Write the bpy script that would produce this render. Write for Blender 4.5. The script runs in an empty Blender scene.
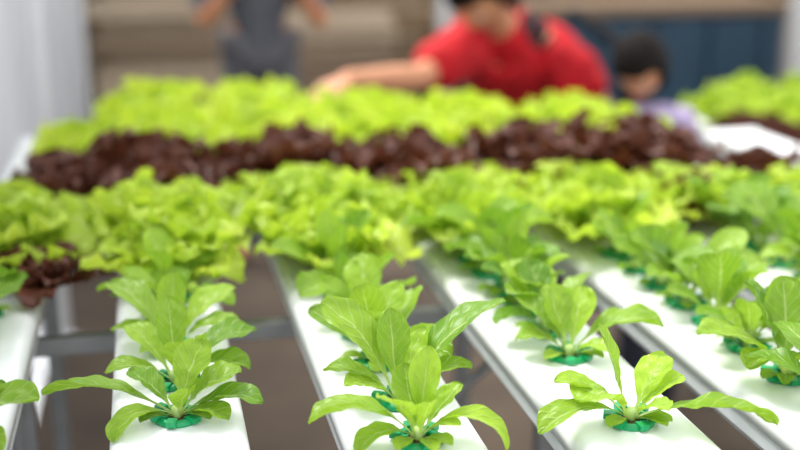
import bpy, bmesh, math, random
from mathutils import Vector, Matrix, noise
R = random.Random(11)
scene = bpy.context.scene
COL = scene.collection
try:
    scene.view_settings.view_transform = 'Standard'
    scene.view_settings.look = 'None'
except Exception:
    pass
YAW = math.radians(12.69)
PITCH = math.radians(15.83)
ZT = 0.90           # top of growing channels
ZT2 = 0.81          # neighbouring bench
CAMZ = ZT + 0.463

# ------------------------------------------------------------------ materials
def lin(c):
    return tuple(((x/255)/12.92 if x/255 <= .04045 else (((x/255)+.055)/1.055)**2.4) for x in c) + (1,)

def new_mat(name):
    m = bpy.data.materials.new(name); m.use_nodes = True
    nt = m.node_tree
    b = nt.nodes['Principled BSDF']
    return m, nt, b

def math_node(nt, op, a=None, b=None, c=None):
    n = nt.nodes.new('ShaderNodeMath'); n.operation = op
    for i, v in enumerate((a, b, c)):
        if v is None: continue
        if isinstance(v, (int, float)): n.inputs[i].default_value = v
        else: nt.links.new(v, n.inputs[i])
    return n.outputs[0]

def mix_col(nt, f, a, b, mode='MIX'):
    n = nt.nodes.new('ShaderNodeMix'); n.data_type = 'RGBA'; n.blend_type = mode
    if isinstance(f, (int, float)): n.inputs[0].default_value = f
    else: nt.links.new(f, n.inputs[0])
    for i, v in ((6, a), (7, b)):
        if isinstance(v, tuple): n.inputs[i].default_value = v
        else: nt.links.new(v, n.inputs[i])
    return n.outputs[2]

def simple(name, col, rough=.5, col2=None, scale=8, metal=0, bump=0, spec=.5, stretch=(1,1,1), perobj=None):
    m, nt, b = new_mat(name)
    b.inputs['Roughness'].default_value = rough
    b.inputs['Metallic'].default_value = metal
    b.inputs['Specular IOR Level'].default_value = spec
    tc = nt.nodes.new('ShaderNodeTexCoord')
    mp = nt.nodes.new('ShaderNodeMapping'); mp.inputs['Scale'].default_value = stretch
    nt.links.new(tc.outputs['Object'], mp.inputs[0])
    nz = nt.nodes.new('ShaderNodeTexNoise'); nz.inputs['Scale'].default_value = scale
    nz.inputs['Detail'].default_value = 5
    nt.links.new(mp.outputs[0], nz.inputs['Vector'])
    c2 = col2 if col2 else tuple(min(255, x*.9) for x in col)
    out = mix_col(nt, nz.outputs['Fac'], lin(col), lin(c2))
    if perobj:
        oi = nt.nodes.new('ShaderNodeObjectInfo')
        out = mix_col(nt, oi.outputs['Random'], out, lin(perobj))
    nt.links.new(out, b.inputs['Base Color'])
    if bump:
        bp = nt.nodes.new('ShaderNodeBump'); bp.inputs['Strength'].default_value = bump
        bp.inputs['Distance'].default_value = .004
        nt.links.new(nz.outputs['Fac'], bp.inputs['Height'])
        nt.links.new(bp.outputs[0], b.inputs['Normal'])
    return m

def leaf_mat(name, dark, light, vein, rough=.42, trans=.35, veinamt=.5, tint=None, bump=.6):
    m, nt, b = new_mat(name)
    uv = nt.nodes.new('ShaderNodeUVMap'); uv.uv_map = 'UVMap'
    sp = nt.nodes.new('ShaderNodeSeparateXYZ'); nt.links.new(uv.outputs[0], sp.inputs[0])
    a = math_node(nt, 'ABSOLUTE', math_node(nt, 'SUBTRACT', sp.outputs[0], .5))
    v = sp.outputs[1]
    wv = math_node(nt, 'MULTIPLY_ADD', v, -.05, .065)
    mid = math_node(nt, 'SUBTRACT', 1.0, math_node(nt, 'DIVIDE', a, wv))
    mid = math_node(nt, 'MAXIMUM', mid, 0.0)
    tc = nt.nodes.new('ShaderNodeTexCoord')
    nz = nt.nodes.new('ShaderNodeTexNoise'); nz.inputs['Scale'].default_value = 60; nz.inputs['Detail'].default_value = 4
    nt.links.new(tc.outputs['Object'], nz.inputs['Vector'])
    ph = math_node(nt, 'MULTIPLY_ADD', v, 8.0, math_node(nt, 'MULTIPLY', a, -4.0))
    ph = math_node(nt, 'ADD', ph, math_node(nt, 'MULTIPLY', nz.outputs['Fac'], .6))
    t = math_node(nt, 'ABSOLUTE', math_node(nt, 'SUBTRACT', math_node(nt, 'FRACT', ph), .5))
    sv = math_node(nt, 'MAXIMUM', math_node(nt, 'SUBTRACT', 1.0, math_node(nt, 'MULTIPLY', t, 7.0)), 0.0)
    at = nt.nodes.new('ShaderNodeAttribute'); at.attribute_name = 'leafrand'
    oi = nt.nodes.new('ShaderNodeObjectInfo')
    f = math_node(nt, 'ADD', math_node(nt, 'MULTIPLY', at.outputs['Fac'], .6),
                  math_node(nt, 'MULTIPLY', nz.outputs['Fac'], .3))
    f = math_node(nt, 'ADD', f, math_node(nt, 'MULTIPLY', oi.outputs['Random'], .25))
    f = math_node(nt, 'MINIMUM', f, 1.0)
    col = mix_col(nt, f, lin(dark), lin(light))
    pet = math_node(nt, 'MAXIMUM', math_node(nt, 'SUBTRACT', 1.0, math_node(nt, 'MULTIPLY', v, 2.9)), 0.0)
    vf = math_node(nt, 'MAXIMUM', math_node(nt, 'MULTIPLY', sv, veinamt*.45), math_node(nt, 'MULTIPLY', mid, veinamt*1.5))
    vf = math_node(nt, 'MINIMUM', math_node(nt, 'MAXIMUM', vf, pet), 1.0)
    col = mix_col(nt, vf, col, lin(vein))
    if tint:
        edge = math_node(nt, 'MINIMUM', math_node(nt, 'MAXIMUM', math_node(nt, 'MULTIPLY_ADD', v, 2.2, -.5), 0.0), 1.0)
        col = mix_col(nt, math_node(nt, 'MULTIPLY', edge, .8), col, lin(tint))
    nt.links.new(col, b.inputs['Base Color'])
    b.inputs['Roughness'].default_value = rough
    b.inputs['Specular IOR Level'].default_value = .45
    bp = nt.nodes.new('ShaderNodeBump'); bp.inputs['Strength'].default_value = bump; bp.inputs['Distance'].default_value = .0015
    h = math_node(nt, 'SUBTRACT', math_node(nt, 'MULTIPLY', nz.outputs['Fac'], .8), math_node(nt, 'ADD', math_node(nt, 'MULTIPLY', sv, .7), mid))
    nt.links.new(h, bp.inputs['Height']); nt.links.new(bp.outputs[0], b.inputs['Normal'])
    tr = nt.nodes.new('ShaderNodeBsdfTranslucent')
    tcg = mix_col(nt, .45, col, (1.0, 1.0, .3, 1), 'MULTIPLY')
    nt.links.new(tcg, tr.inputs['Color'])
    mx = nt.nodes.new('ShaderNodeMixShader'); mx.inputs[0].default_value = trans
    nt.links.new(b.outputs[0], mx.inputs[1]); nt.links.new(tr.outputs[0], mx.inputs[2])
    nt.links.new(mx.outputs[0], nt.nodes['Material Output'].inputs['Surface'])
    return m

M_ROM = leaf_mat('romaine_leaf', (74,132,26), (176,210,64), (224,240,166), trans=.40, rough=.36)
M_GRN = leaf_mat('green_lettuce_leaf', (164,200,48), (218,236,92), (236,243,164), trans=.48)
M_LIM = leaf_mat('lime_lettuce_leaf', (188,218,46), (224,238,90), (238,244,164), trans=.5)
M_RED = leaf_mat('red_lettuce_leaf', (112,76,46), (144,86,56), (150,116,72), trans=.25, tint=(92,46,36))
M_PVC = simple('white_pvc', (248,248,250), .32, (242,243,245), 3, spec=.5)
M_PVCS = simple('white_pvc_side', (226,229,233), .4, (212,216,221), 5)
M_CUP = simple('green_cup_plastic', (18,168,104), .35, (8,140,82), 30)
M_SPG = simple('growing_sponge', (100,78,52), .95, (50,38,26), 160, bump=.9)
M_STM = simple('lettuce_stem', (200,222,146), .5, (165,195,95), 60)
M_STEEL = simple('galvanised_steel', (150,152,154), .5, (116,116,116), 20, metal=.3)
M_SKIN = simple('skin', (218,158,120), .55, (200,134,100), 12)
M_SKIN2 = simple('skin_tan', (216,150,106), .55, (198,128,86), 12)
M_HAIR = simple('black_hair', (18,14,14), .75, (30,22,20), 60, spec=.15, stretch=(1,1,.2))
M_BLACK = simple('black_nylon', (22,22,26), .8, (34,34,38), 40)
M_GREY = simple('grey_check_cloth', (104,108,116), .9, (74,78,86), 30)
M_DARKPANT = simple('dark_trousers', (46,50,66), .9, (36,38,50), 20)
M_GRPANT = simple('grey_trousers', (104,106,112), .9, (84,84,88), 20)
M_LAV = simple('lavender_cloth', (186,170,202), .9, (164,148,186), 20)
M_SHOE = simple('shoe_rubber', (40,40,42), .7, (60,58,56), 20)
M_EYEW = simple('eye_white', (235,235,230), .3)
M_EYEB = simple('eye_iris', (34,22,16), .2)
M_LIP = simple('lip', (176,92,84), .5)
M_WOOD = simple('pale_plank_wood', (230,212,184), .8, (190,168,144), 6, stretch=(1,12,12), bump=.4, perobj=(108,86,66))
M_TEAL = simple('dark_blue_tank', (16,62,86), .5, (12,44,64), 5)
M_POST = simple('white_painted_steel', (236,238,240), .4, (222,224,226), 12)

# ------------------------------------------------------------------ helpers
def mesh_obj(name, verts, faces, mats, smooth=True, mi=None):
    me = bpy.data.meshes.new(name)
    me.from_pydata([tuple(v) for v in verts], [], faces)
    for m in (mats if isinstance(mats, list) else [mats]): me.materials.append(m)
    if mi: me.polygons.foreach_set('material_index', mi)
    if smooth: me.polygons.foreach_set('use_smooth', [True]*len(me.polygons))
    me.update()
    o = bpy.data.objects.new(name, me); COL.objects.link(o)
    return o

def empty(name, loc, label=None, cat=None, group=None):
    o = bpy.data.objects.new(name, None); o.empty_display_size = .03
    o.location = loc; COL.objects.link(o)
    tag(o, label, cat, group); return o

def tag(o, label=None, cat=None, group=None):
    if label: o['label'] = label
    if cat: o['category'] = cat
    if group: o['group'] = group

def box_verts(cx, cy, cz, sx, sy, sz):
    v = [(cx+dx*sx/2, cy+dy*sy/2, cz+dz*sz/2) for dx in (-1,1) for dy in (-1,1) for dz in (-1,1)]
    f = [(0,1,3,2),(4,6,7,5),(0,4,5,1),(2,3,7,6),(0,2,6,4),(1,5,7,3)]
    return v, f

def box(name, c, s, mat, bevel=.003):
    bm = bmesh.new()
    v, f = box_verts(0,0,0,*s)
    vs = [bm.verts.new(p) for p in v]
    for q in f: bm.faces.new([vs[i] for i in q])
    bmesh.ops.recalc_face_normals(bm, faces=bm.faces)
    if bevel: bmesh.ops.bevel(bm, geom=bm.edges[:], offset=bevel, segments=2, affect='EDGES', profile=.5)
    me = bpy.data.meshes.new(name); bm.to_mesh(me); bm.free(); me.materials.append(mat)
    o = bpy.data.objects.new(name, me); o.location = c; COL.objects.link(o)
    return o

def rod(name, a, b, r, mat, n=14):
    a = Vector(a); b = Vector(b); d = b-a; L = d.length
    q = d.to_track_quat('Z', 'Y')
    V = []; F = []
    for k, (z, rr) in enumerate(((0, r*.9), (.002, r), (L-.002, r), (L, r*.9))):
        for i in range(n):
            t = 2*math.pi*i/n; V.append(q @ Vector((rr*math.cos(t), rr*math.sin(t), z)))
    for k in range(3):
        for i in range(n):
            F.append((k*n+i, k*n+(i+1)%n, (k+1)*n+(i+1)%n, (k+1)*n+i))
    F.append(tuple(reversed(range(n)))); F.append(tuple(range(3*n, 4*n)))
    o = mesh_obj(name, V, F, mat); o.location = a
    return o

# ------------------------------------------------------------------ leaves
class Foliage:
    def __init__(s): s.V=[]; s.F=[]; s.UV=[]; s.LR=[]
    def leaf(s, base, az, L, W, e0, e1, roll=0, fold=.35, wave=.06, freq=2.0, nu=20, nv=8, fan=False, bend=0, rnd=None, pucker=.17, petiole=.22):
        rnd = R.random() if rnd is None else rnd
        ph1, ph2, ph3 = R.random()*6.28, R.random()*6.28, R.random()*6.28
        p = Vector(base); start = len(s.V); prev = 0
        off = Vector((R.random()*50, R.random()*50, R.random()*50))
        for i in range(nu+1):
            x = i/nu; sp = 1-(1-x)**1.5
            e = math.radians(e0+(e1-e0)*(sp**1.2))
            a = math.radians(az+bend*sp)
            T = Vector((math.cos(a)*math.cos(e), math.sin(a)*math.cos(e), math.sin(e)))
            S0 = Vector((-math.sin(a), math.cos(a), 0))
            N0 = T.cross(S0).normalized()
            rr = math.radians(roll)*sp
            S = S0*math.cos(rr)+N0*math.sin(rr); N = T.cross(S).normalized()
            p = p + T*L*(sp-prev); prev = sp
            q = max(0, (sp-petiole)/(1-petiole))
            if fan:
                pr = .13*(1-q) + (max(0, math.sin(math.pi*q**1.7)))**.5*.98 if q > 0 else .13
            else:
                pr = .12*(1-q) + (max(0, math.sin(math.pi*q**1.6)))**.56*.98 if q > 0 else .12
            if i == nu: pr = .10 if not fan else .03
            w = W*.5*pr
            for j in range(nv+1):
                c = -1+2*j/nv; ac = abs(c)
                sidep = ph1 if c < 0 else ph2
                wv = wave*(math.sin(sp*freq*6.28+sidep)+.4*math.sin(sp*freq*2.3*6.28+ph3+c))*ac**2*min(1, q*3)
                pk = pucker*(noise.noise(Vector((sp*7, c*2.5, 0))+off)+.3*noise.noise(Vector((sp*16, c*5, 3))+off))*min(1, q*4)
                h = fold*ac**1.6*w*1.0 + wv*W*.5 + pk*W*.5
                pt = p + S*(c*w*(1-.12*fold*ac)) + N*h
                s.V.append(pt); s.UV.append((.5+.5*c, sp)); s.LR.append(rnd)
        for i in range(nu):
            for j in range(nv):
                k = start+i*(nv+1)+j
                s.F.append((k, k+1, k+nv+2, k+nv+1))
    def mesh(s, name, mat):
        me = bpy.data.meshes.new(name)
        me.from_pydata([tuple(v) for v in s.V], [], s.F)
        uvl = me.uv_layers.new(name='UVMap')
        li = [0]*len(me.loops); me.loops.foreach_get('vertex_index', li)
        flat = []
        for i in li: flat.extend(s.UV[i])
        uvl.data.foreach_set('uv', flat)
        at = me.attributes.new('leafrand', 'FLOAT', 'POINT'); at.data.foreach_set('value', s.LR)
        me.polygons.foreach_set('use_smooth', [True]*len(me.polygons))
        me.materials.append(mat); me.update()
        return me

WA = -12.69
def romaine(spec=None, n=10, size=1.0):
    f = Foliage()
    if spec:
        for d in spec:
            az, L, W, e0, e1 = d[:5]
            kw = dict(wave=.07, freq=2.0, bend=R.uniform(-16, 16)); kw.update(d[5] if len(d) > 5 else {})
            a = math.radians(az+WA)
            b = (math.cos(a)*.004, math.sin(a)*.004, .002)
            f.leaf(b, az+WA, L, W, e0, e1, nu=30, nv=14, **kw)
    else:
        a0 = R.random()*360
        for i in range(n):
            t = i/(n-1)     # 0 outer -> 1 inner
            az = a0+i*137.5+R.uniform(-32, 32)
            L = size*(.102-.024*t)*R.uniform(.6, 1.22)
            W = L*R.uniform(.34, .52)
            e0 = 60+22*t+R.uniform(-8, 8); e1 = -14+68*t+R.uniform(-34, 34)
            a = math.radians(az)
            f.leaf((math.cos(a)*.004, math.sin(a)*.004, .002+.006*t), az, L, W, e0, e1,
                   roll=R.uniform(-34, 34), fold=R.uniform(.15, .6), wave=R.uniform(.05, .11), bend=R.uniform(-36, 36), nu=18, nv=8, petiole=R.uniform(.2,.3))
    for i in range(3):
        az = R.random()*360 if not spec else (WA-90+R.choice((-1,1))*R.uniform(15,65))
        a = math.radians(az)
        f.leaf((math.cos(a)*.004, math.sin(a)*.004, .001), az, .036, .018, 35, -20, nu=12, nv=6, rnd=.7)
    return f.mesh('foliage', M_ROM)

def bushy(mat, n=22, r=.10, h=.9):
    f = Foliage(); a0 = R.random()*360
    for i in range(n):
        t = i/(n-1)
        az = a0+i*137.5+R.uniform(-18, 18); a = math.radians(az)
        L = r*(1.2-.34*t)*R.uniform(.8, 1.2)
        W = L*R.uniform(.46, .70)
        f.leaf((math.cos(a)*.008, math.sin(a)*.008, .004+.012*t), az, L, W, 40+44*t, (-2+70*t)*h+R.uniform(-18, 18),
               roll=R.uniform(-25, 25), fold=.45, wave=R.uniform(.26, .42), freq=R.uniform(3, 4.5), fan=True, nu=14, nv=10, pucker=.4, petiole=.08)
    return f.mesh('lettuce_head', mat)

# net cup ---------------------------------------------------------------
def net_cup_mesh():
    V=[]; F=[]; n=40
    prof = [(.0140,.0010),(.0146,.0050),(.0166,.0060),(.0192,.0058),(.0214,.0044),(.0224,.0022),(.0223,.0004),(.0206,.0002),(.0188,-.012),(.0170,-.036),(.0155,-.036),(.0150,-.012)]
    for r, z in prof:
        for i in range(n):
            t = 2*math.pi*i/n
            V.append((r*math.cos(t), r*math.sin(t), z))
    m = len(prof)
    for k in range(m):
        for i in range(n):
            kk = (k+1) % m
            F.append((k*n+i, k*n+(i+1)%n, kk*n+(i+1)%n, kk*n+i))
    def slab(cx, cy, cz, sx, sy, sz, ang):
        b0 = len(V); v, f = box_verts(cx, cy, cz, sx, sy, sz)
        c, s = math.cos(ang), math.sin(ang)
        V.extend([(x*c-y*s, x*s+y*c, z) for x, y, z in v]); F.extend([tuple(b0+i for i in q) for q in f])
    for k in range(6):
        a = k*math.pi/3+.2
        slab(.0208, 0, .0052, .010, .009, .0056, a)
        slab(.0130, 0, .0030, .008, .003, .003, a)
    b0 = len(V)
    for i in range(n):
        t = 2*math.pi*i/n; V.append((.0156*math.cos(t), .0156*math.sin(t), -.035))
    F.append(tuple(range(b0, b0+n)))
    me = bpy.data.meshes.new('net_cup'); me.from_pydata(V, [], F); me.materials.append(M_CUP)
    me.polygons.foreach_set('use_smooth', [len(p.vertices) == 4 and i < m*n for i, p in enumerate(me.polygons)])
    me.update(); return me

def sponge_mesh():
    bm = bmesh.new(); bmesh.ops.create_icosphere(bm, subdivisions=3, radius=.0135)
    for v in bm.verts:
        k = 1+.16*noise.noise(v.co*160)
        v.co = Vector((v.co.x*k, v.co.y*k, v.co.z*.35*k-.004))
    me = bpy.data.meshes.new('growing_medium'); bm.to_mesh(me); bm.free(); me.materials.append(M_SPG)
    return me

def stem_mesh():
    V=[]; F=[]; n=10
    for k, (z, r) in enumerate(((-.006,.005),(.004,.0045),(.010,.0055),(.013,.003))):
        for i in range(n):
            t=2*math.pi*i/n; V.append((r*math.cos(t)*(1+.1*math.sin(3*t)), r*math.sin(t), z))
    for k in range(3):
        for i in range(n): F.append((k*n+i,k*n+(i+1)%n,(k+1)*n+(i+1)%n,(k+1)*n+i))
    F.append(tuple(range(3*n,4*n)))
    me = bpy.data.meshes.new('stem'); me.from_pydata(V,[],F); me.materials.append(M_STM)
    me.polygons.foreach_set('use_smooth',[True]*len(me.polygons)); return me

CUP, SPG, STM = net_cup_mesh(), sponge_mesh(), stem_mesh()
ROM = [romaine(n=7+i % 4) for i in range(16)]

SPEC = {}
SPEC['a1'] = [
 (4,.112,.050,52,-8,{'fold':.35,'rnd':.5}),
 (-16,.085,.036,44,-35,{'rnd':.7}),
 (30,.085,.042,60,5,{'rnd':.3}),
 (100,.07,.038,72,40,{'rnd':.8}),
 (180,.08,.038,50,-10,{'rnd':.6}),
 (250,.06,.03,60,0,{'rnd':.4}),
 (140,.07,.036,66,20,{'rnd':.9}),
]
SPEC['b1'] = [
 (182,.128,.044,38,-20,{'fold':.35,'roll':25,'rnd':.5,'bend':0}),
 (214,.074,.030,42,-60,{'rnd':.8}),
 (168,.062,.034,66,10,{'rnd':.3}),
 (62,.074,.040,74,35,{'roll':10,'rnd':.9}),
 (22,.072,.046,58,5,{'fold':.25,'rnd':.7}),
 (-2,.084,.038,42,-26,{'rnd':.2}),
 (-24,.056,.028,40,-35,{'rnd':.6}),
 (-50,.040,.030,76,40,{'rnd':.8}),
]
SPEC['c1'] = [
 (188,.108,.044,56,-38,{'fold':.4,'roll':15,'rnd':.45,'bend':0}),
 (205,.066,.030,46,-60,{'rnd':.6}),
 (-8,.100,.027,60,-80,{'fold':.5,'rnd':.95,'bend':0}),
 (62,.082,.030,80,68,{'roll':10,'fold':.35,'rnd':.9}),
 (215,.064,.042,80,24,{'fold':.2,'rnd':.8,'roll':10}),
 (120,.066,.034,74,52,{'rnd':.35}),
 (25,.060,.030,62,30,{'rnd':.5}),
 (300,.048,.026,80,50,{'fold':.5,'rnd':.9}),
 (-30,.045,.020,60,-10,{'rnd':.8}),
]
SPEC['d1'] = [
 (-22,.132,.058,32,-20,{'fold':.3,'rnd':.15,'roll':-30,'bend':0}),
 (200,.102,.036,40,-46,{'rnd':.4,'bend':0}),
 (206,.074,.062,70,-20,{'fold':.15,'rnd':.5,'roll':10,'bend':0}),
 (158,.094,.032,74,68,{'fold':.3,'rnd':.4}),
 (40,.070,.036,64,24,{'rnd':.9}),
 (168,.080,.032,50,0,{'rnd':.6}),
 (14,.062,.034,60,10,{'rnd':.95}),
 (-50,.048,.030,62,-5,{'rnd':.7}),
]
SPEC['d2'] = [
 (8,.112,.052,58,-30,{'fold':.3,'rnd':.3}),
 (175,.062,.036,55,-30,{'rnd':.4}),
 (135,.078,.042,76,50,{'rnd':.6}),
 (60,.075,.040,74,44,{'rnd':.85}),
 (152,.085,.040,66,10,{'rnd':.2}),
 (-40,.05,.030,54,-20,{'rnd':.8}),
]
SPEC['c2'] = [
 (160,.122,.046,72,24,{'fold':.3,'rnd':.6,'roll':-20}),
 (110,.088,.034,80,66,{'rnd':.4}),
 (178,.080,.032,56,-20,{'rnd':.4}),
 (60,.075,.032,70,40,{'rnd':.9}),
 (24,.145,.056,58,14,{'rnd':.02,'fold':.3,'roll':-15,'bend':0}),
 (0,.080,.034,56,-10,{'rnd':.4}),
 (210,.06,.032,56,-10,{'rnd':.8}),
]
SPEC['b2'] = [
 (26,.100,.046,54,-14,{'rnd':.15,'fold':.3}),
 (6,.080,.038,46,-35,{'rnd':.4}),
 (-40,.068,.048,78,36,{'rnd':.75,'fold':.2}),
 (100,.085,.034,80,62,{'rnd':.6}),
 (192,.070,.032,46,-25,{'rnd':.6}),
 (150,.078,.036,62,10,{'rnd':.9}),
]
SPEC['b3'] = [
 (150,.112,.044,62,0,{'rnd':.35,'fold':.3}),
 (182,.070,.032,50,-20,{'rnd':.5}),
 (88,.082,.034,84,70,{'rnd':.55,'fold':.45}),
 (40,.100,.042,58,0,{'rnd':.85}),
 (4,.080,.036,56,-15,{'rnd':.4}),
 (-60,.05,.034,74,30,{'rnd':.7}),
]
SPEC['e1'] = [
 (150,.105,.060,78,48,{'rnd':.15,'fold':.25}),
 (185,.110,.048,56,-6,{'rnd':.7,'fold':.3}),
 (90,.100,.050,80,60,{'rnd':.4}),
 (215,.075,.040,60,-25,{'rnd':.85}),
 (20,.105,.05,60,10,{'rnd':.5}),
 (-30,.08,.04,50,-20,{'rnd':.4}),
 (250,.055,.034,72,20,{'rnd':.9}),
]
HAND = {k: romaine(spec=v) for k, v in SPEC.items()}

def place_romaine(x, y, me, rot=0, sc=1.0, label='young green romaine seedling in green net cup'):
    e = empty('romaine_seedling', (x, y, ZT), label, 'lettuce plant', 'young romaine seedlings in net cups')
    e.rotation_euler = (0, 0, rot)
    for nm, m, z in (('foliage', me, .002), ('net_cup', CUP, 0), ('growing_medium', SPG, .002), ('stem', STM, .001)):
        o = bpy.data.objects.new(nm, m); COL.objects.link(o); o.parent = e; o.location = (0, 0, z)
        if nm == 'foliage': o.scale = (sc, sc, sc)
        if nm == 'net_cup': o.rotation_euler = (R.uniform(-.05,.05), R.uniform(-.05,.05), R.random()*6)
    return e

X0, DX = -.199, .205
tube_x = [X0+DX*k for k in range(8)]
tube_x[0] -= .014
tube_x[2] += .006; tube_x[3] += .006
rows = {
 0: [(.965,'a1'),(1.225,None),(1.31,None)],
 1: [(.985,'b1'),(1.068,'b2'),(1.155,'b3'),(1.245,None),(1.32,None)],
 2: [(.89,'c1'),(.973,'c2'),(1.07,None),(1.155,None),(1.235,None),(1.31,None)],
 3: [(.885,'d1'),(1.045,'d2'),(1.12,None),(1.19,None),(1.26,None),(1.33,None),(1.395,None)],
 4: [(.865,None),(.945,'e1'),(1.025,None),(1.10,None),(1.17,None),(1.24,None),(1.31,None),(1.375,None)],
 5: [(1.14,'b3'),(1.215,None),(1.285,None),(1.355,None),(1.42,None)],
 6: [(1.30,None),(1.375,None)], 7: [],
}
holes = {k: [y for y, _ in v] for k, v in rows.items()}
k = 0
for t, lst in rows.items():
    for y, h in lst:
        k += 1
        if h:
            place_romaine(tube_x[t], y, HAND[h], 0, 1.0, label='crisp young romaine seedling with broad spreading leaves, green net cup')
        else:
            place_romaine(tube_x[t], y, ROM[k % 16], R.random()*6.28, R.uniform(.88, 1.14))

# ------------------------------------------------------------------ channels
def channel(x, y0, y1, hs, label, zt=ZT):
    W = .063; H = .05; RD = .014
    root = empty('growing_channel', (x, y0, zt-H), label, 'hydroponic channel', 'white hydroponic growing channels')
    L = y1-y0
    prof = [(-.060,.034),(-.060,.008),(-.055,0),(.055,0),(.060,.008),(.060,.034),(.058,.034),(.058,.008),(.054,.002),(-.054,.002),(-.058,.008),(-.058,.034)]
    n = len(prof)
    V = [(a, yy, b) for yy in (0, L) for a, b in prof]
    F = [(i, (i+1)%n, n+(i+1)%n, n+i) for i in range(n)]
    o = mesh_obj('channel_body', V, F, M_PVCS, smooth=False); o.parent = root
    V=[]; F=[]
    fl = W-RD
    arc = [(fl,H)]+[(fl+RD*math.sin(a), H-RD+RD*math.cos(a)) for a in [math.pi/2*i/7 for i in range(1,8)]]+[(W,H-.024),(W-.0015,H-.024),(W-.0015,H-.014)]
    for sgn in (-1, 1):
        b = len(V)
        for yy in (0, L):
            for a, z in arc: V.append((sgn*a, yy, z))
        m = len(arc)
        for i in range(m-1):
            q = (b+i, b+i+1, b+m+i+1, b+m+i)
            F.append(q if sgn < 0 else tuple(reversed(q)))
    hs = sorted(h-y0 for h in hs)
    cell = .0325
    cur = 0
    def plain(a, b_):
        b = len(V)
        V.extend([(-fl,a,H),(fl,a,H),(fl,b_,H),(-fl,b_,H)]); F.append((b,b+1,b+2,b+3))
    for y in hs:
        a = y-cell; c = y+cell
        if a > cur+1e-4: plain(cur, a)
        else: a = cur
        b = len(V); N = 32
        for i in range(N):
            s = i//8; f = (i%8)/8
            cor = [(-fl,a),(fl,a),(fl,c),(-fl,c)]
            p, q = cor[s], cor[(s+1)%4]
            V.append((p[0]+(q[0]-p[0])*f, p[1]+(q[1]-p[1])*f, H))
        for rr, zz in ((.0212,H),(.0212,H-.002)):
            for i in range(N):
                t = -3*math.pi/4+2*math.pi*i/N
                V.append((rr*math.cos(t), y+rr*math.sin(t), zz))
        for i in range(N):
            j = (i+1)%N
            F.append((b+i,b+j,b+N+j,b+N+i)); F.append((b+N+i,b+N+j,b+2*N+j,b+2*N+i))
        cur = c
    plain(cur, L)
    o = mesh_obj('channel_lid', V, F, M_PVC, smooth=False); o.parent = root
    for f in o.data.polygons:
        f.use_smooth = abs(f.normal.z) < .9995
    for yy in (-.004, L):
        b = box('end_cap', (0, yy+.002, H/2), (.128, .006, .052), M_PVC, .002)
        b.parent = root
    return root

FAR = [2.36, 2.56, 2.54, 2.36, 2.32, 2.20, 1.80]
for kk, x in enumerate(tube_x):
    y1 = FAR[kk]+.06 if kk < 7 else 2.18
    channel(x, .38, y1, holes[kk], 'long white plastic hydroponic channel holding rows of lettuce' if kk < 7 else 'bare white plastic hydroponic channel without any plants')
tube2 = [1.445+DX*k for k in range(5)]
for kk, x in enumerate(tube2):
    channel(x, 2.0, 2.80 if kk == 0 else 3.0, [], 'white plastic hydroponic channel on the neighbouring bench', ZT2)

# ------------------------------------------------------------------ bushy lettuces
GRN = [bushy(M_GRN, 30, .098, .9) for _ in range(5)]
LIM = [bushy(M_LIM, 32, .098) for _ in range(5)]
RED = [bushy(M_RED, 30, .098, .9) for _ in range(5)]
def place_bushy(name, me, x, y, sc, label, group, z=ZT, zs=1.0):
    o = bpy.data.objects.new(name, me); COL.objects.link(o)
    o.location = (x, y, z-.003); o.rotation_euler = (R.uniform(-.12,.12), R.uniform(-.12,.12), R.random()*6.28)
    o.scale = (sc, sc, sc*zs*R.uniform(.94, 1.08)); tag(o, label, 'lettuce', group)
def gr(x, y, s=1, z=ZT, zs=.92): place_bushy('green_lettuce', R.choice(GRN), x, y, s*R.uniform(.92,1.1), 'frilly bright green lettuce head growing in white channel', 'bright green lettuces', z, zs)
def li(x, y, s=1, z=ZT): place_bushy('lime_lettuce', R.choice(LIM), x, y, s*R.uniform(.97,1.08), 'full yellow-green lettuce head growing in white channel', 'yellow-green lettuces', z, .84)
def rd(x, y, s=1, z=ZT, zs=.95): place_bushy('red_lettuce', R.choice(RED), x, y, s*R.uniform(.97,1.06), 'dark red-brown leaf lettuce growing in white channel', 'dark red lettuces', z, zs)
for kk in range(7):
    x = tube_x[kk]
    first = (1.40, 1.39, 1.38, 1.46, 1.44, 1.47, 1.45)[kk]
    last = (1.60, 1.60, 1.59, 1.58, 1.57, 1.56, 1.52)[kk]
    nrow = max(1, round((last-first)/.095))
    for i in range(nrow+1):
        y = first+(last-first)*i/nrow
        if i == 0 and kk in (0,): rd(x+.07, y, .62, zs=.8); continue
        s = .98 if i == 0 else 1.18
        if kk == 6: s = .9
        if kk == 0: s *= .92
        gr(x+R.uniform(-.012,.012), y+R.uniform(-.01,.01), s, zs=(.68 if i == nrow else .88))
    if kk == 5: rd(x-.02, 1.51, .62, zs=1.15)
    ry = 1.735 if kk < 3 else 1.71
    if kk == 6:
        rd(x-.03, 1.66, .85, zs=.85)
    else:
        for y in (ry, ry+.10): rd(x+R.uniform(-.01,.01)+(.065 if kk == 0 else 0), y+R.uniform(-.008,.008), .92 if kk == 0 else 1.14, zs=.9)
    y = ry+.21
    while y <= FAR[kk]:
        if kk == 0: li(x+.075, y, .74)
        elif kk != 6: li(x+R.uniform(-.012,.012), y+R.uniform(-.015,.015), 1.1)
        y += .105
for kk, x in enumerate(tube2):
    for i in range(7):
        y = 2.12+.125*i
        if kk == 0 and y > 2.7: continue
        if (kk == 0 and y < 2.55) or (kk == 1 and y < 2.3): rd(x, y, .8, ZT2, .85)
        else: gr(x, y, 1.0, ZT2)

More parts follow.
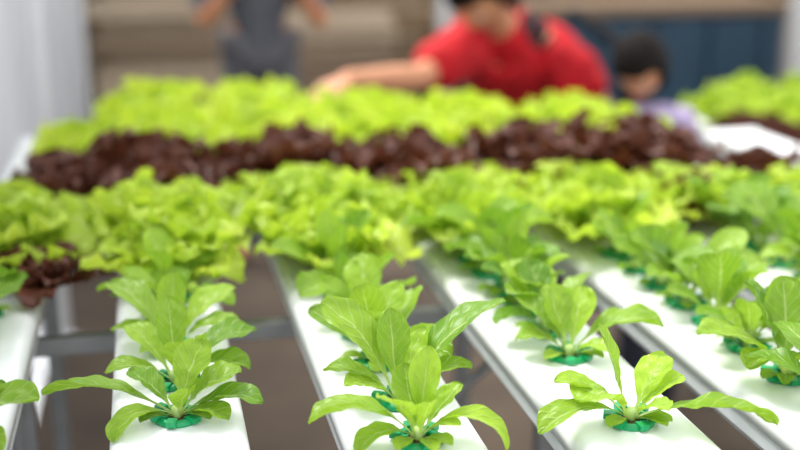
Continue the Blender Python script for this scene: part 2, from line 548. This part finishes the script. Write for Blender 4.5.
# ------------------------------------------------------------------ bench frames
def bench(x0, x1, ys, braces, label, zt=ZT):
    root = empty('bench_frame', ((x0+x1)/2, ys[0], 0), label, 'bench frame', 'steel bench frames')
    def ch(o):
        o.location = Vector(o.location)-root.location; o.parent = root
    for y in ys:
        ch(box('crossbar', ((x0+x1)/2, y, zt-.0615), (x1-x0, .022, .022), M_STEEL, .002))
        ch(box('lower_crossbar', ((x0+x1)/2, y, .30), (x1-x0, .022, .022), M_STEEL, .002))
        for x in (x0+.1, (x0+x1)/2, x1-.1):
            ch(box('leg', (x, y, (zt-.072)/2), (.024, .024, zt-.072), M_STEEL, .002))
    for a, b in braces:
        ch(rod('brace', a, b, .007, M_STEEL))
    return root
bench(-.28, 1.31, (.55, 1.36, 1.78), [((.02,1.36,.42),(.50,1.36,.815)), ((-.18,.57,.25),(-.18,1.34,.80))], 'grey steel bench frame carrying the white channels')
bench(1.39, 2.40, (2.1, 2.7), [], 'grey steel bench frame of the neighbouring bench', ZT2)

# ------------------------------------------------------------------ setting
def plane(name, pts, mat):
    o = mesh_obj(name, pts, [(0,1,2,3)], mat, smooth=False); o['kind'] = 'structure'; return o
m_floor = simple('concrete_floor', (104,88,73), .9, (46,38,32), 3.2, bump=.5)
plane('floor', [(-.37,-1.5,0),(6,-1.5,0),(6,6.6,0),(-.37,6.6,0)], m_floor)
m, nt, b = new_mat('weathered_brick')
tc = nt.nodes.new('ShaderNodeTexCoord'); mp = nt.nodes.new('ShaderNodeMapping')
mp.inputs['Rotation'].default_value = (math.radians(90),0,0)
nt.links.new(tc.outputs['Object'], mp.inputs[0])
br = nt.nodes.new('ShaderNodeTexBrick'); nt.links.new(mp.outputs[0], br.inputs[0])
br.inputs['Scale'].default_value = 1.6
br.inputs['Color1'].default_value = lin((146,120,92)); br.inputs['Color2'].default_value = lin((84,70,54)); br.inputs['Mortar'].default_value = lin((176,160,136))
nt.links.new(br.outputs[0], b.inputs['Base Color']); b.inputs['Roughness'].default_value = .9
o = box('wall_back', (2.8, 6.66, 1.1), (6.4, .12, 2.2), m, 0); o['kind'] = 'structure'
m_sheet = simple('white_corrugated_sheet', (226,229,233), .5, (208,213,220), 4)
V=[]; F=[]
N = 260
for i in range(N+1):
    y = -1.5+8.1*i/N; x = -.40+.012*math.sin(i*2*math.pi/8)
    V += [(x,y,0),(x,y,2.2)]
for i in range(N): F.append((2*i,2*i+1,2*i+3,2*i+2))
o = mesh_obj('wall_left', V, F, m_sheet); o['kind'] = 'structure'
def post(x, y, h, r, label, mat=M_POST):
    root = empty('steel_post', (x,y,0), label, 'post', 'white steel posts')
    a = rod('post_shaft', (0,0,0), (0,0,h), r, mat); a.parent = root
    c = rod('post_cap', (0,0,h), (0,0,h+.012), r*1.15, mat); c.parent = root
    p = box('base_plate', (0,0,.005), (r*3.6,r*3.6,.01), mat, .001); p.parent = root
post(-.33, 4.6, 2.4, .030, 'white painted steel post beside the white sheet wall')
post(-.33, 3.55, 2.4, .026, 'white painted steel post beside the white sheet wall')
post(-.32, 5.5, 2.4, .030, 'white painted steel post beside the white sheet wall')
post(1.52, 5.7, 2.4, .035, 'white painted steel post near the brick wall')
post(3.33, 5.25, 2.4, .065, 'thick white painted steel post next to blue tank')
def stack(cx, cy, n, L):
    z = 0
    for i in range(n):
        h = R.uniform(.05, .10)
        o = box('wooden_plank', (cx+R.uniform(-.07,.07), cy+R.uniform(-.06,.06), z+h/2), (L*R.uniform(.88,1.04), .26, h), M_WOOD, .012)
        z += h+.0005
        tag(o, 'pale weathered wooden plank in a tall stack', 'plank', 'stacked wooden planks')
stack(.15, 5.95, 18, .86)
stack(1.04, 6.25, 12, .62)
stack(1.98, 6.4, 11, .55)
tank = empty('water_tank', (2.68, 5.9, 0), 'dark blue rectangular water tank with pale timber rim', 'water tank')
a = box('tank_body', (0,0,.41), (1.56,.6,.82), M_TEAL, .02); a.parent = tank
for sx in (-.66,-.33,0,.33,.66):
    r_ = box('tank_rib', (sx,-.31,.41), (.03,.03,.78), M_TEAL, .006); r_.parent = tank
r_ = box('tank_rim', (0,0,.85), (1.62,.66,.06), M_WOOD, .008); r_.parent = tank

# ------------------------------------------------------------------ people
def apply_mods(o, largest=False):
    dg = bpy.context.evaluated_depsgraph_get(); dg.update()
    me = bpy.data.meshes.new_from_object(o.evaluated_get(dg))
    mats = [m for m in o.data.materials]
    o.modifiers.clear(); o.data = me
    if not me.materials:
        for m in mats: me.materials.append(m)
    if largest:      # keep the outer skin, drop closed pockets inside the body
        bm = bmesh.new(); bm.from_mesh(me); bm.verts.ensure_lookup_table()
        seen = set(); groups = []
        for v in bm.verts:
            if v.index in seen: continue
            st = [v]; seen.add(v.index); g = []
            while st:
                a = st.pop(); g.append(a)
                for e in a.link_edges:
                    b_ = e.other_vert(a)
                    if b_.index not in seen: seen.add(b_.index); st.append(b_)
            groups.append(g)
        groups.sort(key=len)
        kill = [v for g in groups[:-1] for v in g]
        if kill: bmesh.ops.delete(bm, geom=kill, context='VERTS')
        bm.to_mesh(me); bm.free()
    me.polygons.foreach_set('use_smooth', [True]*len(me.polygons))

def skin_eval(chains):
    me = bpy.data.meshes.new('tmp'); V=[]; E=[]; Rr=[]; roots=[]
    for vs, es in chains:
        b = len(V); roots.append(b)
        for p, r in vs: V.append(tuple(p)); Rr.append(r)
        for a, c in es: E.append((a+b, c+b))
    me.from_pydata(V, E, [])
    o = bpy.data.objects.new('tmp', me); COL.objects.link(o)
    md = o.modifiers.new('s', 'SKIN')
    sk = me.skin_vertices[0].data
    for i, r in enumerate(Rr):
        rr = r if isinstance(r, tuple) else (r, r)
        sk[i].radius = rr; sk[i].use_root = i in roots
    md.use_smooth_shade = True
    s = o.modifiers.new('b', 'SUBSURF'); s.levels = 2; s.render_levels = 2
    dg = bpy.context.evaluated_depsgraph_get(); dg.update()
    out = bpy.data.meshes.new_from_object(o.evaluated_get(dg))
    vs = [v.co.copy() for v in out.vertices]; fs = [tuple(p.vertices) for p in out.polygons]
    bpy.data.objects.remove(o); bpy.data.meshes.remove(me); bpy.data.meshes.remove(out)
    return vs, fs

def head_geo(c, fwd, s):
    fwd = Vector(fwd).normalized(); up = Vector((0,0,1)); right = fwd.cross(up).normalized(); up = right.cross(fwd).normalized()
    Mx = Matrix((right, fwd, up)).transposed()
    bm = bmesh.new(); bmesh.ops.create_uvsphere(bm, u_segments=36, v_segments=26, radius=1)
    for v in bm.verts:
        x, y, z = v.co
        X, Y, Z = x*.074, y*.094, z*.115
        if z < 0:
            k = 1-.34*(-z)**1.3; X *= k; Y *= (1-.18*(-z))
            if y > 0: Y += .010*(-z)
        if y > .3:
            Y += .020*math.exp(-(x/.13)**2-((z+.12)/.2)**2)
            Y += .006*math.exp(-((z-.18)/.1)**2)*(1 if abs(x) < .6 else 0)
            Y -= .009*(math.exp(-((abs(x)-.38)/.16)**2-((z-.02)/.12)**2))
            Y += .005*math.exp(-(x/.25)**2-((z+.50)/.09)**2)
            Y += .006*math.exp(-(x/.3)**2-((z+.85)/.15)**2)
        v.co = (X, Y, Z)
    V = [Vector(c)+Mx@(v.co*s) for v in bm.verts]; F = [tuple(v.index for v in f.verts) for f in bm.faces]
    bm.free()
    for sx in (-1, 1):
        b = len(V)
        bm = bmesh.new(); bmesh.ops.create_uvsphere(bm, u_segments=12, v_segments=8, radius=1)
        for v in bm.verts:
            V.append(Vector(c)+Mx@(Vector((sx*.074+v.co.x*.012, v.co.y*.018-.005, v.co.z*.030))*s))
        F += [tuple(b+v.index for v in f.verts) for f in bm.faces]; bm.free()
    return V, F, Mx

def hand_chains(w, d, nrm, thumb_side, s):
    d = Vector(d).normalized(); nrm = Vector(nrm).normalized(); side = d.cross(nrm).normalized()*thumb_side
    nrm = side.cross(d).normalized()
    if nrm.z < 0: nrm = -nrm
    w = Vector(w); ch = []
    for i, (off, L, r) in enumerate(((.030,.068,.0088),(.010,.078,.0092),(-.010,.072,.0088),(-.029,.058,.0082))):
        p0 = w+d*.02*s+side*off*.5*s
        p1 = w+d*(.085-.004*abs(i-1))*s+side*off*s
        p2 = p1+(d*.92-nrm*.35).normalized()*L*.45*s
        p3 = p2+(d*.7-nrm*.7).normalized()*L*.3*s
        p4 = p3+(d*.4-nrm*.9).normalized()*L*.25*s
        ch.append(([(p0,.017*s),(p1,.0125*s),(p2,r*s),(p3,r*.94*s),(p4,r*.84*s)], [(0,1),(1,2),(2,3),(3,4)]))
    p0 = w+d*.022*s+side*.016*s; p1 = w+d*.05*s+side*.042*s-nrm*.01*s
    p2 = p1+(d*.8+side*.5-nrm*.3).normalized()*.034*s; p3 = p2+(d*.95+side*.1-nrm*.3).normalized()*.028*s
    ch.append(([(p0,.016*s),(p1,.014*s),(p2,.0105*s),(p3,.009*s)], [(0,1),(1,2),(2,3)]))
    return ch

def person(name, J, s, skin, face_dir, shirt, pants, label, shoe=M_SHOE, hairlen=.0, hem=.25, loose=0.0, collar=.85, hscale=1.0, folds=.022, bag=None, torso=1.0):
    P = {k: Vector(v) for k, v in J.items()}
    root = empty(name, (P['pelvis'].x, P['pelvis'].y, 0), label, 'person')
    off = root.location.copy()
    def add(nm, V, F, mat, mods=()):
        o = mesh_obj(nm, [v-off for v in V], F, mat); o.parent = root
        for kind, kw in mods:
            md = o.modifiers.new(kind, kind)
            for a, b_ in kw.items(): setattr(md, a, b_)
        if mods: apply_mods(o, nm == 'body')
        return o
    chest = P['chest']; pel = P['pelvis']; belly = pel.lerp(chest, .45)
    q = torso
    vs = [(pel,.115*s*q),(belly,.100*s*q),(chest,.110*s*q),(P['neck'],.056*s),(P['head'],.05*s)]
    es = [(0,1),(1,2),(2,3),(3,4)]
    hands = []
    for sd in 'LR':
        b = len(vs)
        sh, el, wr = P['sh'+sd], P['el'+sd], P['wr'+sd]
        vs += [(sh,.052*s),(sh.lerp(el,.5),.044*s),(el,.039*s),(el.lerp(wr,.35),.040*s),(wr,.026*s),(wr+(wr-el).normalized()*.04*s,.028*s)]
        es += [(2,b),(b,b+1),(b+1,b+2),(b+2,b+3),(b+3,b+4),(b+4,b+5)]
        hands += hand_chains(wr, P['hd'+sd]-wr, (0,0,1), 1 if sd == 'L' else -1, s)
        b = len(vs)
        hp, kn, an, to = P['hp'+sd], P['kn'+sd], P['an'+sd], P['to'+sd]
        vs += [(hp,.080*s),(hp.lerp(kn,.5),.068*s),(kn,.052*s),(kn.lerp(an,.35),.052*s),(an,.034*s),(to,.030*s)]
        es += [(0,b),(b,b+1),(b+1,b+2),(b+2,b+3),(b+3,b+4),(b+4,b+5)]
    V, F = skin_eval([(vs, es)]+hands)
    hv, hf, Mx = head_geo(P['head'], face_dir, s*hscale)
    n0 = len(V); V = V+hv; F = F+[tuple(i+n0 for i in f) for f in hf]
    add('body', V, F, skin, [('REMESH', dict(mode='VOXEL', voxel_size=.0055*min(1, s*.85), use_smooth_shade=True))])
    vs = [(pel+(pel-belly)*hem*1.6,(.140+loose)*s*q),(belly,(.132+loose)*s*q),(chest,(.150+loose)*s*q),(chest.lerp(P['neck'],.6),(.106+loose*.6)*s*q),(chest.lerp(P['neck'],collar),.070*s)]
    es = [(0,1),(1,2),(2,3),(3,4)]
    for sd in 'LR':
        b = len(vs); sh, el = P['sh'+sd], P['el'+sd]
        vs += [(sh,(.082+loose*.5)*s*q),(sh.lerp(el,.45),(.072+loose*.6)*s*q),(sh.lerp(el,.90),(.068+loose*.8)*s*q)]
        es += [(2,b),(b,b+1),(b+1,b+2)]
    V, F = skin_eval([(vs, es)])
    wr_ = bpy.data.textures.new('cloth_folds', 'CLOUDS'); wr_.noise_scale = .07
    add('shirt', V, F, shirt, [('REMESH', dict(mode='VOXEL', voxel_size=.009, use_smooth_shade=True)), ('DISPLACE', dict(texture=wr_, strength=folds, mid_level=.3))])
    vs = [(pel,.134*s*q)]; es = []
    for sd in 'LR':
        b = len(vs); hp, kn, an = P['hp'+sd], P['kn'+sd], P['an'+sd]
        vs += [(hp,.098*s*q),(hp.lerp(kn,.5),.084*s),(kn,.066*s),(kn.lerp(an,.98),.056*s)]
        es += [(0,b),(b,b+1),(b+1,b+2),(b+2,b+3)]
    V, F = skin_eval([(vs, es)])
    add('trousers', V, F, pants, [('REMESH', dict(mode='VOXEL', voxel_size=.01, use_smooth_shade=True))])
    for sd in 'LR':
        an, to = P['an'+sd], P['to'+sd]
        d = (to-an); d.z = 0; d.normalize()
        a = Vector((an.x, an.y, .045*s))
        V, F = skin_eval([([(a-d*.03*s,.043*s),(a+d*.06*s+Vector((0,0,-.004)),.040*s),(a+d*.15*s-Vector((0,0,.012*s)),.031*s)], [(0,1),(1,2)])])
        V = [Vector((v.x, v.y, max(v.z, 0.0))) for v in V]
        add('shoe', V, F, shoe)
    c = P['head']; hs = s*hscale
    bm = bmesh.new(); bmesh.ops.create_uvsphere(bm, u_segments=40, v_segments=28, radius=1)
    kill = [v for v in bm.verts if v.co.z < -.55-hairlen or (v.co.y > .45 and v.co.z < .42) or (v.co.y > .15 and v.co.z < .0-hairlen)]
    bmesh.ops.delete(bm, geom=kill, context='VERTS')
    for v in bm.verts:
        k = 1+.05*noise.noise(Vector((v.co.x*6, v.co.y*6, v.co.z*1.5)))
        v.co = Vector((v.co.x*.090*k, v.co.y*.108*k-.004, v.co.z*.130*k+.004))
    bm.verts.index_update()
    V = [c+Mx@(v.co*hs) for v in bm.verts]; F = [tuple(v.index for v in f.verts) for f in bm.faces]; bm.free()
    add('hair', V, F, M_HAIR, [('SOLIDIFY', dict(thickness=.010, offset=0))])
    for sx in (-1, 1):
        bm = bmesh.new(); bmesh.ops.create_uvsphere(bm, u_segments=16, v_segments=12, radius=.0115)
        ec = c+Mx@(Vector((sx*.028, .077, .002))*hs)
        V = [ec+Mx@(v.co*hs) for v in bm.verts]; F = [tuple(v.index for v in f.verts) for f in bm.faces]
        mi = [1 if (f.calc_center_median().normalized().y > .86) else 0 for f in bm.faces]; bm.free()
        o = add('eye', V, F, [M_EYEW, M_EYEB]); o.data.polygons.foreach_set('material_index', mi)
    bm = bmesh.new(); bmesh.ops.create_uvsphere(bm, u_segments=16, v_segments=10, radius=1)
    lc = c+Mx@(Vector((0,.084,-.058))*hs)
    V = [lc+Mx@(Vector((v.co.x*.022, v.co.y*.008, v.co.z*.007))*hs) for v in bm.verts]; F = [tuple(v.index for v in f.verts) for f in bm.faces]; bm.free()
    add('mouth', V, F, M_LIP)
    if bag:
        pts = [(Vector(p), r) for p, r in bag]
        V, F = skin_eval([(pts, [(i, i+1) for i in range(len(pts)-1)])])
        add('shoulder_bag', V, F, M_BLACK)
    return root

def red_mat():
    m, nt, b = new_mat('red_printed_shirt')
    tc = nt.nodes.new('ShaderNodeTexCoord')
    nz = nt.nodes.new('ShaderNodeTexNoise'); nz.inputs['Scale'].default_value = 9
    nt.links.new(tc.outputs['Object'], nz.inputs[0])
    col = mix_col(nt, nz.outputs['Fac'], lin((222,12,30)), lin((160,5,18)))
    vd = nt.nodes.new('ShaderNodeVectorMath'); vd.operation = 'DISTANCE'
    nt.links.new(tc.outputs['Object'], vd.inputs[0]); vd.inputs[1].default_value = (-.10,-.37,1.05)
    f = math_node(nt, 'LESS_THAN', math_node(nt, 'ADD', vd.outputs['Value'], math_node(nt, 'MULTIPLY', nz.outputs['Fac'], .06)), .092)
    col = mix_col(nt, f, col, lin((50,12,20)))
    nt.links.new(col, b.inputs['Base Color']); b.inputs['Roughness'].default_value = .85
    return m
M_REDS = red_mat()
dy = -.13
person('person', {k: (x, y+dy, z) for k, (x, y, z) in dict(
    pelvis=(1.16,3.48,.78), chest=(1.02,3.22,.955), neck=(.945,3.10,1.065), head=(.87,3.00,1.155),
    shL=(.88,3.13,1.00), elL=(.69,2.96,.94), wrL=(.48,2.80,.965), hdL=(.41,2.75,.95),
    shR=(1.12,3.15,.99), elR=(1.25,3.06,.82), wrR=(1.22,2.94,.62), hdR=(1.20,2.90,.54),
    hpL=(1.08,3.46,.73), knL=(1.04,3.30,.41), anL=(1.07,3.50,.08), toL=(1.02,3.35,.04),
    hpR=(1.25,3.50,.73), knR=(1.26,3.36,.41), anR=(1.28,3.52,.08), toR=(1.26,3.36,.04)).items()},
    .94, M_SKIN, (-.55,-.35,-.95), M_REDS, M_DARKPANT, 'person in red t-shirt bending over lettuces with one arm outstretched', loose=.006, collar=1.0, folds=.04, hairlen=.3,
    bag=[((1.12,2.90,1.10),.016),((1.19,2.86,1.06),.016),((1.25,2.83,1.01),.02),((1.275,2.81,.965),.038),((1.29,2.81,.91),.056),((1.29,2.81,.84),.05)])
person('person', dict(
    pelvis=(.42,4.34,.90), chest=(.42,4.32,1.16), neck=(.42,4.31,1.33), head=(.42,4.28,1.47),
    shL=(.28,4.32,1.24), elL=(.20,4.20,.96), wrL=(.32,4.04,1.13), hdL=(.36,4.00,1.20),
    shR=(.56,4.32,1.24), elR=(.64,4.20,.95), wrR=(.52,4.04,1.13), hdR=(.48,4.00,1.20),
    hpL=(.34,4.34,.84), knL=(.33,4.33,.46), anL=(.32,4.36,.08), toL=(.30,4.22,.04),
    hpR=(.50,4.34,.84), knR=(.51,4.33,.46), anR=(.52,4.36,.08), toR=(.54,4.22,.04)),
    .84, M_SKIN2, (0,-1,-.25), M_GREY, M_GRPANT, 'standing person in dark grey check shirt with raised bent forearms', hem=1.0)
def ck(p):
    x, y, z = p
    return (x-.155, y-.24, z*1.10)
person('child', {k: ck(v) for k, v in dict(
    pelvis=(1.385,2.74,.50), chest=(1.37,2.71,.725), neck=(1.335,2.70,.825), head=(1.29,2.685,.912),
    shL=(1.31,2.69,.785), elL=(1.24,2.62,.72), wrL=(1.19,2.54,.79), hdL=(1.18,2.51,.82),
    shR=(1.435,2.72,.785), elR=(1.445,2.68,.64), wrR=(1.41,2.60,.56), hdR=(1.39,2.57,.51),
    hpL=(1.335,2.74,.46), knL=(1.335,2.72,.26), anL=(1.335,2.75,.06), toL=(1.315,2.66,.03),
    hpR=(1.435,2.75,.46), knR=(1.435,2.73,.26), anR=(1.435,2.76,.06), toR=(1.445,2.67,.03)).items()},
    .68, M_SKIN, (-.5,-.55,-.75), M_LAV, M_DARKPANT, 'small black-haired child in lavender shirt standing beside the bench', hscale=1.0, hairlen=.3, collar=1.0, torso=.86, folds=.012)

# ------------------------------------------------------------------ light
w = bpy.data.worlds.new('World'); scene.world = w; w.use_nodes = True
bg = w.node_tree.nodes['Background']; bg.inputs[0].default_value = (.96,.98,1,1); bg.inputs[1].default_value = 1.68
sd = bpy.data.lights.new('sun', 'SUN'); sd.energy = 4.2; sd.angle = math.radians(22); sd.color = (1,.98,.92)
so = bpy.data.objects.new('sun', sd); COL.objects.link(so)
so.rotation_euler = Vector((-.35,.45,1)).to_track_quat('Z','Y').to_euler()

# ------------------------------------------------------------------ camera
cd = bpy.data.cameras.new('camera'); cam = bpy.data.objects.new('camera', cd); COL.objects.link(cam)
cam.location = (0,0,CAMZ); cam.rotation_euler = (math.pi/2-PITCH, 0, -YAW)
cd.lens = 50; cd.sensor_width = 36; cd.clip_start = .01
cd.dof.use_dof = True; cd.dof.focus_distance = 1.05; cd.dof.aperture_fstop = 1.9
scene.camera = cam
